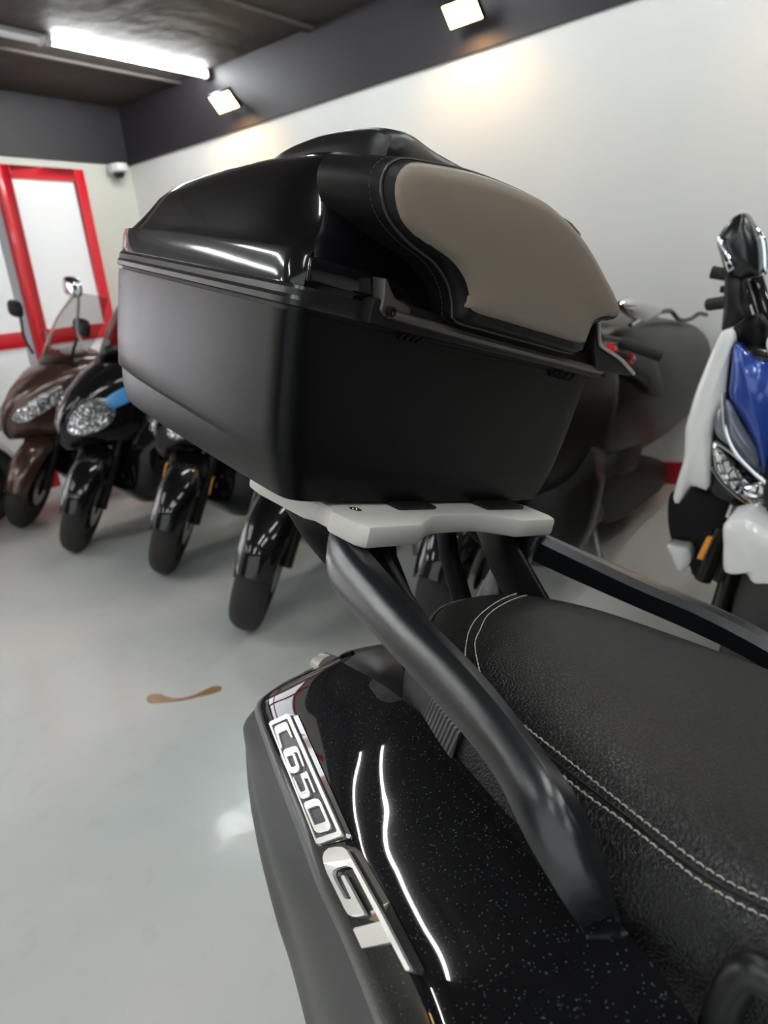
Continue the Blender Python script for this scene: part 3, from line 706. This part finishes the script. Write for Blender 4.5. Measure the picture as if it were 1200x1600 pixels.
# six: a bowl ring plus the upper stroke
ringletter([(258, 535), (268, 510), (290, 498), (380, 556), (432, 690), (430, 730), (405, 756), (370, 766), (345, 760), (325, 738), (300, 670)],
           [(298, 590), (302, 582), (318, 576), (358, 570), (396, 678), (394, 684), (380, 690), (362, 696), (350, 698), (342, 690), (325, 650)], 'number_six')
letter([(290, 498), (375, 472), (400, 478), (418, 500), (487, 688), (470, 694), (410, 545), (398, 538), (362, 544), (378, 590), (362, 580), (345, 560), (318, 576), (300, 575), (268, 540)], 'number_six_stroke')
letter([(360, 802), (372, 803), (446, 962), (460, 968), (500, 950), (500, 930), (444, 776), (512, 745), (606, 972), (590, 976), (522, 818), (488, 820), (486, 828), (548, 978), (545, 1010), (520, 1030), (480, 1042), (455, 1032), (436, 1010)], 'number_five')
ringletter([(486, 1110), (490, 1085), (510, 1070), (600, 1040), (640, 1048), (664, 1075), (772, 1330), (772, 1365), (745, 1392), (660, 1412), (625, 1405), (600, 1380)],
           [(528, 1160), (530, 1152), (545, 1145), (620, 1118), (648, 1120), (656, 1130), (722, 1280), (720, 1290), (700, 1300), (620, 1324), (602, 1325), (594, 1312)], 'number_zero')
# GT
gt_out = [(127, 190), (140, 140), (180, 105), (240, 95), (300, 98), (340, 120), (395, 210), (700, 765), (945, 1240), (935, 1256), (905, 1255), (765, 990), (500, 1032), (420, 860), (430, 842), (662, 793), (425, 340), (400, 290), (340, 270), (270, 285), (225, 310), (220, 345), (240, 400), (330, 560), (350, 577), (390, 577), (395, 570), (303, 380), (302, 365), (318, 355), (325, 358), (520, 715), (515, 730), (450, 742), (405, 738), (365, 715), (330, 650), (170, 330), (135, 240)]
slab([gz(p) for p in [(125, 180), (150, 120), (220, 85), (340, 75), (400, 90), (450, 130), (720, 600), (1045, 1230), (1030, 1290), (950, 1275), (880, 1245), (760, 1010), (495, 1045), (440, 900), (640, 800), (520, 760), (400, 750), (340, 690), (170, 350)]], -.001, .0010, 'letter_base', M['badge_black'], badge)
slab([gz(p) for p in gt_out], .0008, H+.0012, 'letters_gt', M['badge_silver'], badge)

def tyre(r0, r1, w):
    """rounded tyre profile (radius, sideways)"""
    P = [(r0, -w*.62), (r0+.02, -w*.85)]
    for i in range(13):
        a = -PI/2+PI*i/12; P.append((r1-.07+.07*math.cos(a)**.8 if abs(math.cos(a)) > 1e-6 else r1-.07, w*math.sin(a)))
    return P+[(r0+.02, w*.85), (r0, w*.62)]
# ------------------------------------------------------------------ parked scooters (front wheel contact at the origin, y forward)
def parked(name, label, loc, lean, steer, body, fender, side, nose_m, screen_m, opts):
    root = empty(name, label, 'scooter', 'scooters parked along the wall')
    root.matrix_world = Matrix.Translation(loc) @ Matrix.Rotation(PI/2+opts.get('yaw', 0), 4, 'Z') @ Matrix.Rotation(math.radians(-lean), 4, 'Y')
    k = opts.get('k', 1.0)
    ax = Vector((0, -.42, 1)).normalized(); piv = Vector((0, 0, 0)); T = Matrix.Translation((0, -.10, .29)) @ Matrix.Rotation(steer, 4, ax) @ Matrix.Translation((0, .10, -.29))
    def S(name_, bm, m, parent=root, steered=False, **kw):
        if steered: bmesh.ops.transform(bm, matrix=T, verts=bm.verts)
        return finish(bm, name_, m, parent, **kw)
    # wheels
    bm = bmesh.new(); tw = opts.get('tw', .062); lathe(bm, tyre(.185, .295, tw), (0, 0, .295), (1, 0, 0), 48); S('front_tyre', bm, M['rubber'], steered=True)
    bm = bmesh.new(); lathe(bm, [(.15, -.04), (.185, -.046), (.185, .046), (.15, .04)], (0, 0, .295), (1, 0, 0), 36)
    for i in range(5):
        a = 2*PI*i/5; tube(bm, [(0, .03*math.cos(a), .295+.03*math.sin(a)), (0, .165*math.cos(a), .295+.165*math.sin(a))], .016, 8)
    lathe(bm, [(.001, -.05), (.04, -.05), (.04, .05), (.001, .05)], (0, 0, .295), (1, 0, 0), 20); S('front_wheel', bm, M['dark_plastic'], steered=True)
    bm = bmesh.new(); lathe(bm, [(.06, -.004), (.125, -.004), (.125, 0), (.06, 0)], (-.062, 0, .295), (1, 0, 0), 32); S('brake_disc', bm, M['steel'], steered=True)
    bm = bmesh.new(); box(bm, (-.085, -.14, .30), (-.05, -.07, .39)); S('brake_caliper', bm, M['dark_plastic'], steered=True, bevel=.006)
    for sx in (-1, 1):
        bm = bmesh.new(); tube(bm, [(sx*.088, .0, .28), (sx*.088, -.13, .60)], .026, 12); tube(bm, [(sx*.088, -.11, .55), (sx*.088, -.22, .82)], .019, 12)
        fork = S('fork_leg', bm, opts.get('fork', M['dark_plastic']), steered=True)
        if opts.get('amber'):
            bm = bmesh.new(); box(bm, (sx*.116-.004, -.095, .43), (sx*.116+.004, -.06, .52)); S('fork_reflector', bm, M['amber'], steered=True)
    # front fender: arc over the tyre
    rows = []
    for i in range(19):
        a = math.radians(18+i*opts.get('fspan', 118)/18); row = []
        for j in range(-4, 5):
            u = j/4; rr_ = .325-.035*abs(u)**2.5+(.015 if i > 12 else 0); wd = .088*u*(1-.25*max(0, (6-i)/6))
            row.append(Vector((wd, rr_*math.cos(a), .295+rr_*math.sin(a)-.10*max(0, abs(u)-.75))))
        rows.append(row)
    if not opts.get('bare'):
        bm = bmesh.new(); shell(bm, rows, .006, (0, 0, -1)); S('front_fender', bm, fender, steered=True, angle=60)
    # body by sections: y, half width, top, bottom, squareness, keel
    def sect(y, w, zt, zb, e=.6, n=32):
        return [Vector((w*math.copysign(abs(math.cos(t))**e, math.cos(t))*(1 if math.sin(t) > 0 else opts.get('keel', .8)+(1-opts.get('keel', .8))*abs(math.cos(t))), y, (zt+zb)/2+(zt-zb)/2*math.copysign(abs(math.sin(t))**.75, math.sin(t)))) for t in [2*PI*i/n for i in range(n)]]
    nose = [(.30, .018, .74, .64), (.275, .05, .80, .60), (.20, .10, .89, .59), (.08, .155, .98, .58), (-.06, .205, 1.05, .56), (-.20, .245, 1.09, .52), (-.34, .275, 1.10, .44), (-.42, .285, 1.07, .40), (-.47, .27, 1.02, .38)]
    rows = [sect(y+opts.get('ny', 0) if y > -.3 else min(y, y*.5-.25+opts.get('ny', 0)*.6), w*opts.get('nw', 1), zt+.02, zb) for y, w, zt, zb in nose]
    bm = bmesh.new(); loft(bm, rows); fair = S('front_fairing', bm, nose_m, angle=50)
    bm = bmesh.new(); loft(bm, [sect(y, w, zt, zb, .5) for y, w, zt, zb in ((-.25, .20, .60, .30), (-.34, .30, .80, .20), (-.45, .30, .80, .16), (-.50, .27, .75, .18))]); S('leg_shield', bm, side, angle=50)
    bm = bmesh.new(); loft(bm, [sect(y, w, zt, zb, .5) for y, w, zt, zb in ((-.45, .20, .55, .18), (-.7, .21, .48, .15), (-.95, .22, .58, .16), (-1.15, .22, .68, .20), (-1.35, .18, .70, .28))]); S('floor_tunnel', bm, M['dark_plastic'], angle=50)
    bm = bmesh.new(); loft(bm, [sect(y, w, zt, zb, .6) for y, w, zt, zb in ((-.86, .15, .70, .40), (-1.1, .205, .76, .42), (-1.4, .215, .80, .48), (-1.65, .19, .84, .58), (-1.85, .13, .86, .70), (-1.93, .06, .85, .76))]); tail = S('tail_panel', bm, body, angle=50)
    zs = opts.get('seat_rise', 0)
    bm = bmesh.new(); loft(bm, [sect(y, w, zt+zs*max(0, -y-1.1), zb, .55) for y, w, zt, zb in ((-.80, .10, .76, .70), (-.9, .15, .80, .72), (-1.1, .18, .815, .73), (-1.27, .18, .85, .74), (-1.33, .175, .90, .76), (-1.55, .165, .915, .78), (-1.74, .13, .915, .80), (-1.80, .08, .90, .83))]); S('seat', bm, M['seat_plain'], angle=60)
    bm = bmesh.new(); tube(bm, spline([(.15, -1.5, .86), (.19, -1.68, .90), (.15, -1.90, .92), (0, -1.97, .925), (-.15, -1.90, .92), (-.19, -1.68, .90), (-.15, -1.5, .86)], 30), .015, 8); S('grab_rail', bm, opts.get('railm', M['dark_plastic']))
    bm = bmesh.new(); loft(bm, [sect(y, w, zt, zb, .7, 20) for y, w, zt, zb in ((-1.86, .10, .82, .76), (-1.945, .07, .815, .77))]); S('tail_light', bm, M['red_plastic'])
    # rear wheel and muffler
    bm = bmesh.new(); lathe(bm, tyre(.17, .286, .068), (0, -1.52, .288), (1, 0, 0), 44); S('rear_tyre', bm, M['rubber'])
    bm = bmesh.new(); lathe(bm, [(.001, -.04), (.12, -.03), (.17, -.05), (.17, .05), (.12, .03), (.001, .04)], (0, -1.52, .288), (1, 0, 0), 30); S('rear_wheel', bm, M['dark_plastic'])
    bm = bmesh.new(); tube(bm, spline([(.13, -1.05, .27), (.16, -1.25, .30), (.18, -1.4, .34), (.19, -1.6, .38), (.20, -1.86, .43)], 16), [.03, .035, .045, .06, .068, .07, .072, .073, .073, .073, .073, .073, .072, .070, .066, .05], 16); S('muffler', bm, M['dark_plastic'])
    # handlebar, mirrors, windscreen, stand
    bm = bmesh.new(); tube(bm, spline([(-.36, -.52, 1.02), (-.24, -.46, 1.05), (-.08, -.40, 1.05), (.08, -.40, 1.05), (.24, -.46, 1.05), (.36, -.52, 1.02)], 20), .014, 10); S('handlebar', bm, M['dark_plastic'])
    for sx in (-1, 1):
        bm = bmesh.new(); tube(bm, [(sx*.25, -.465, 1.05), (sx*.37, -.525, 1.017)], .019, 10); S('hand_grip', bm, M['rubber'])
    if opts.get('mirrors', True):
        for sx in opts.get('msides', (-1, 1)):
            mx_, my_, mz_ = opts.get('mpos', (.34, -.28, 1.34))
            bm = bmesh.new(); tube(bm, spline([(sx*.22, -.30, 1.06), (sx*.27, -.28, 1.16), (sx*(mx_-.04), my_, mz_-.05)], 8), .009, 8); st = S('mirror_stalk', bm, M['grey_silver'] if opts.get('mchrome') else M['dark_plastic'])
            o_ = [(.07, .05), (.085, .0), (.06, -.05), (-.05, -.045), (-.075, 0), (-.05, .05)]
            bm = bmesh.new(); puff(bm, [Vector((sx*(mx_+a), my_, mz_+c_)) for a, c_ in o_], (0, 1, 0), .006, .035, n=32); mh = S('mirror', bm, M['chrome'] if opts.get('mchrome') else M['dark_plastic'])
            bm = bmesh.new(); plate(bm, [Vector((sx*(mx_+a*.9), my_-.007, mz_+c_*.9)) for a, c_ in o_], (0, -1, 0), .002); S('mirror_glass', bm, M['mirror_glass'], mh)
    sh = opts.get('screen', (.50, .20))
    rows = []
    for i in range(13):
        u = i/12; row = []
        for j in range(-8, 9):
            v = j/8; wdt = (.05+sh[1]*math.sin(min(1, .25+u*1.1)*PI/2))*(1-.35*max(0, u-.7)/.3)
            row.append(Vector((wdt*v, .06+opts.get('ny', 0)-.36*u-.12*v*v, .955+sh[0]*u-.02*v*v)))
        rows.append(row)
    if not opts.get('bare'):
        bm = bmesh.new(); shell(bm, rows, .004, (0, -1, 0)); S('windscreen', bm, screen_m, angle=70)
    bm = bmesh.new(); tube(bm, [(-.12, -.95, .22), (-.29, -.80, .012)], .012, 8); S('side_stand', bm, M['steel'])
    # side trim and headlights
    for sx in (-1, 1):
        hl = opts.get('lights', None)
        if hl:
            o_ = [Vector((sx*a, b_+opts.get('ny', 0), c_+.03)) for a, b_, c_ in hl]
            c0 = sum(o_, Vector())/len(o_); n_ = (o_[1]-o_[0]).cross(o_[2]-o_[0]).normalized()
            if n_.y < 0: n_ = -n_
            bm = bmesh.new(); puff(bm, o_, n_, .03, .018, n=40); h_ = S('headlight', bm, M['reflector'])
            bm = bmesh.new(); puff(bm, [c0+(p-c0)*1.04+n_*.006 for p in o_], n_, .004, .020, n=40); S('headlight_lens', bm, M['lens'], h_)
            if opts.get('position'):
                ps = [Vector((sx*a, b_+opts.get('ny', 0), c_+.03)) for a, b_, c_ in opts['position']]
                bm = bmesh.new(); puff(bm, ps, n_, .03, .012, n=32); S('position_lamp', bm, M['bluelens'])
    return root, S

hl1 = [(.055, .265, .72), (.10, .21, .79), (.16, .10, .86), (.195, -.01, .90), (.19, .02, .82), (.145, .13, .74), (.09, .225, .69)]
hl2 = [(.06, .275, .68), (.06, .255, .76), (.095, .20, .83), (.145, .115, .86), (.175, .06, .80), (.16, .11, .71), (.11, .21, .67)]
LEAN = 13
parked('brown_scooter', 'brown and black scooter by the red framed doors, farthest in the left row', (2.30, 4.82, 0), LEAN, math.radians(40), M['brown'], M['brown'], M['gloss_plain'], M['brown'], M['clearscreen'],
       dict(lights=hl1, ny=-.22, screen=(.52, .19), mpos=(.36, -.30, 1.33), msides=(-1, 1)))
parked('touring_scooter', 'black scooter with big round headlights, blue lit side lamps and chrome mirror', (2.13, 3.911, 0), LEAN, math.radians(42), M['gloss_plain'], M['gloss_plain'], M['gloss_plain'], M['gloss_plain'], M['screen'],
       dict(lights=hl2, position=[(.165, .09, .80), (.155, .10, .86), (.215, -.02, .93), (.25, -.14, .96), (.255, -.13, .91), (.215, -.02, .84)], ny=-.24, screen=(.50, .22), mchrome=True, mpos=(.30, -.30, 1.40)))
parked('black_scooter', 'black scooter whose front wheel stands between the round lamped one and the thick tyred one', (2.10, 3.05, 0), LEAN, math.radians(38), M['gloss_plain'], M['gloss_plain'], M['gloss_plain'], M['gloss_plain'], M['screen'],
       dict(lights=hl2, ny=-.26, screen=(.30, .17), amber=True, mirrors=False))
parked('sport_scooter', 'black scooter with glossy fender whose worn tyre stands nearest below the top case', (1.82, 2.15, 0), LEAN, math.radians(34), M['gloss_plain'], M['gloss_plain'], M['gloss_plain'], M['gloss_plain'], M['screen'],
       dict(lights=hl2, ny=-.28, screen=(.20, .15), mirrors=False, fork=M['graphite'], tw=.066))
parked('commuter_scooter', 'white and black scooter cut off by the left edge of the picture', (2.14, 5.06, 0), 3, 0, M['white'], M['white'], M['gloss_plain'], M['white'], M['clearscreen'],
       dict(lights=hl1, yaw=PI, screen=(.30, .15), mirrors=False))
gr, GS = parked('graphite_scooter', 'dark graphite scooter with chrome mirror behind the backrest of the top case', (1.98, 1.30, 0), LEAN, math.radians(8), M['graphite'], M['gloss_plain'], M['graphite'], M['graphite'], M['screen'],
       dict(lights=hl2, screen=(.10, .12), mirrors=False, seat_rise=.1))
wr, WS = parked('white_scooter', 'white and blue scooter at the right edge with dark fairing mirrors', (1.90, .36, 0), 10, math.radians(6), M['white'], M['white'], M['dark_plastic'], M['dark_plastic'], M['screen'],
       dict(bare=True, amber=False, mirrors=False, fork=M['graphite'], keel=.7, nw=.62, ny=-.20))
def plane_at(root):
    I = root.matrix_world.inverted(); C0 = I @ Vector((0, 0, CAM_H)); R3 = I.to_3x3()
    def f(px, py, v, ax=1):
        d = R3 @ (RT*(px-600)+UP*(800-py)+_f*FPX); t = (v-C0[ax])/d[ax]; return C0+d*t
    return f
bpy.context.view_layer.update()
wa = plane_at(wr)
def wpuff(name, pts, y, depth, bulge, m, parent=None, dy=0):
    bm = bmesh.new(); ctrx = .0
    o = [wa(*p, y) for p in pts]
    puff(bm, o, (0, 1, 0), depth, bulge, n=72)
    for v in bm.verts:      # sweep the sides backwards, as a nose fairing does
        v.co.y -= dy*(v.co.x)**2
    return WS(name, bm, m, parent or wr, angle=50)
flank = [(1129, 517), (1142, 516), (1147, 532), (1140, 552), (1136, 585), (1132, 620), (1118, 655), (1112, 692), (1110, 730), (1107, 764), (1092, 762), (1080, 759), (1070, 772), (1059, 788), (1052, 778), (1060, 745), (1068, 718), (1070, 690), (1072, 665), (1086, 616), (1104, 569), (1117, 539)]
wpuff('side_fairing', flank, -.02, .22, .018, M['white'])
wpuff('side_fairing', [(2*1172-x if x > 0 else x, y+8) for x, y in flank][::-1], -.02, .22, .018, M['white'])
wpuff('nose_core', [(1112, 640), (1140, 560), (1160, 540), (1200, 545), (1235, 560), (1250, 640), (1255, 740), (1230, 800), (1190, 812), (1150, 790), (1108, 764), (1106, 700)], -.04, .20, .02, M['gloss_plain'])
wpuff('blue_panel', [(1149, 536), (1166, 550), (1188, 566), (1215, 566), (1226, 600), (1222, 660), (1212, 720), (1204, 765), (1196, 756), (1183, 705), (1162, 660), (1141, 622), (1142, 585)], -.005, .04, .030, M['blue'])
wpuff('headlight', [(1114, 690), (1125, 697), (1150, 725), (1170, 745), (1198, 765), (1226, 745), (1240, 770), (1220, 800), (1190, 803), (1160, 780), (1128, 756), (1116, 725)], .0, .04, .022, M['reflector'])
wpuff('headlight_lens', [(1118, 650), (1128, 630), (1140, 628), (1160, 664), (1182, 702), (1186, 730), (1175, 728), (1150, 705), (1120, 680)], .012, .02, .018, M['lens_smoke'])
for pts_, r_s in (([(1130, 612), (1131, 640), (1135, 675), (1150, 708), (1180, 740), (1200, 756)], .0055), ([(1117, 690), (1140, 705), (1165, 726), (1195, 750)], .004), ([(1112, 730), (1130, 755), (1162, 782), (1195, 806)], .004)):
    bm = bmesh.new(); tube(bm, spline([wa(*p, .035) for p in pts_], 24), r_s, 8); WS('light_strip', bm, M['chrome'])
wpuff('front_fender', [(1131, 819), (1148, 812), (1168, 811), (1200, 828), (1232, 850), (1235, 960), (1200, 955), (1188, 947), (1178, 920), (1168, 897), (1155, 893), (1132, 892), (1130, 850)], .18, .12, .03, M['white'])
wpuff('foot_fairing', [(1042, 851), (1058, 853), (1076, 858), (1079, 878), (1067, 892), (1058, 890), (1048, 868)], -.14, .05, .01, M['white'])
wpuff('inner_shield', [(1046, 775), (1062, 765), (1110, 768), (1150, 795), (1150, 850), (1090, 900), (1075, 880), (1052, 850), (1044, 815)], -.20, .05, .01, M['dark_plastic'])
bm = bmesh.new(); tube(bm, [wa(1098, 905, .02), wa(1108, 880, .02), wa(1130, 826, .0)], .022, 12); WS('fork_cover', bm, M['graphite'])
bm = bmesh.new(); o_ = [wa(*p, .06) for p in ((1103, 840), (1113, 841), (1098, 876), (1088, 873))]; plate(bm, o_, (0, -1, 0), .02); WS('fork_reflector', bm, M['amber'], bevel=.003)
bm = bmesh.new(); tube(bm, [wa(1146, 789, .03), wa(1138, 808, .03)], .009, 8); WS('fork_tube', bm, M['chrome'])
# fairing mirror: faceted housing on a broad stem with a dark foot
mo = [(1121, 375), (1134, 352), (1151, 336), (1166, 336), (1184, 378), (1186, 425), (1176, 433), (1152, 436), (1134, 424), (1127, 402)]
mh = wpuff('mirror_housing', mo, -.10, .05, .035, M['rail_black'])
wpuff('mirror_glass', [(1168, 334), (1180, 350), (1197, 375), (1199, 425), (1192, 430), (1180, 428), (1180, 380)], -.16, .012, .004, M['mirror_glass'], mh)
wpuff('reflection_strip', [(1121, 374), (1127, 372), (1147, 412), (1142, 424), (1134, 421)], -.055, .02, .008, M['chrome'], mh)  # bright reflection on the housing, laid on as a chrome strip
wpuff('mirror_stem', [(1134, 433), (1158, 435), (1163, 468), (1170, 502), (1140, 516), (1128, 519), (1131, 480)], -.10, .04, .012, M['satin_grey'])
wpuff('mirror_foot', [(1143, 516), (1170, 494), (1190, 497), (1198, 525), (1193, 556), (1184, 562), (1166, 552), (1152, 533)], -.06, .05, .015, M['matte_black'])
bm = bmesh.new(); tube(bm, [wa(1112, 425, -.28), wa(1140, 430, -.28)], .017, 12); WS('hand_grip', bm, M['rubber'])
bm = bmesh.new(); tube(bm, [wa(1126, 452, -.24), wa(1150, 453, -.24)], .009, 8); WS('brake_lever', bm, M['dark_plastic'])
bm = bmesh.new(); tube(bm, spline([wa(1176, 430, -.2), wa(1186, 460, -.19), wa(1204, 510, -.16), (wa(1215, 545, -.1))], 16), [.022]*5+[.024]*11, 12); WS('screen_stay', bm, M['gloss_plain'])
bm = bmesh.new(); tube(bm, [wa(1170, 432, -.17), wa(1184, 429, -.17)], .012, 10); WS('stay_cap', bm, M['chrome'])

# details on the graphite scooter that show beside the top case
ga = plane_at(gr)
def gpuff(name, pts, x, depth, bulge, m):
    bm = bmesh.new(); puff(bm, [ga(*p, x, 0) for p in pts], (-1, 0, 0), depth, bulge, n=64); return GS(name, bm, m, gr, angle=50)
gpuff('rear_body', [(945, 530), (960, 510), (985, 500), (1020, 497), (1055, 500), (1088, 512), (1104, 545), (1096, 590), (1070, 635), (1035, 672), (1000, 696), (965, 715), (930, 720), (915, 640)], -.12, .30, .13, M['graphite'])
gpuff('seat_bolster', [(950, 545), (965, 534), (1000, 536), (1020, 550), (1028, 575), (1036, 606), (1032, 618), (1017, 616), (1006, 600), (990, 588), (966, 575), (950, 562)], -.245, .05, .022, M['seat_plain'])
gpuff('mirror', [(974, 479), (993, 466), (1022, 474), (1034, 487), (1011, 503), (995, 498)], -.22, .03, .015, M['chrome'])
bm = bmesh.new(); tube(bm, [ga(985, 508, -.22, 0), ga(1000, 498, -.22, 0)], .008, 8); GS('mirror_stalk', bm, M['chrome'])
bm = bmesh.new(); tube(bm, spline([ga(1030, 488, -.18, 0), ga(1048, 486, -.16, 0), ga(1062, 500, -.16, 0), ga(1080, 498, -.16, 0), ga(1092, 490, -.16, 0), ga(1104, 492, -.16, 0)], 24), .010, 8); GS('rear_rack', bm, M['graphite'])
bm = bmesh.new(); tube(bm, spline([ga(1085, 500, .0, 0), ga(1108, 512, .0, 0), ga(1112, 545, .0, 0), ga(1100, 590, .0, 0)], 16), .03, 10); GS('tail_shell', bm, M['graphite'])
gpuff('muffler_guard', [(930, 760), (960, 735), (1000, 715), (1030, 718), (1042, 735), (1036, 758), (1000, 790), (960, 815), (935, 810)], -.20, .10, .03, M['muffler_black'])
for q in ((955, 546), (984, 560)):
    bm = bmesh.new(); c_ = ga(*q, -.28, 0); tube(bm, [c_-Vector((0, .016, .006)), c_+Vector((0, .016, .006))], .017, 12); GS('red_knob', bm, M['red_plastic'])
bm = bmesh.new(); tube(bm, [ga(958, 549, -.28, 0), ga(982, 559, -.28, 0)], .010, 8); GS('knob_bar', bm, M['dark_plastic'])
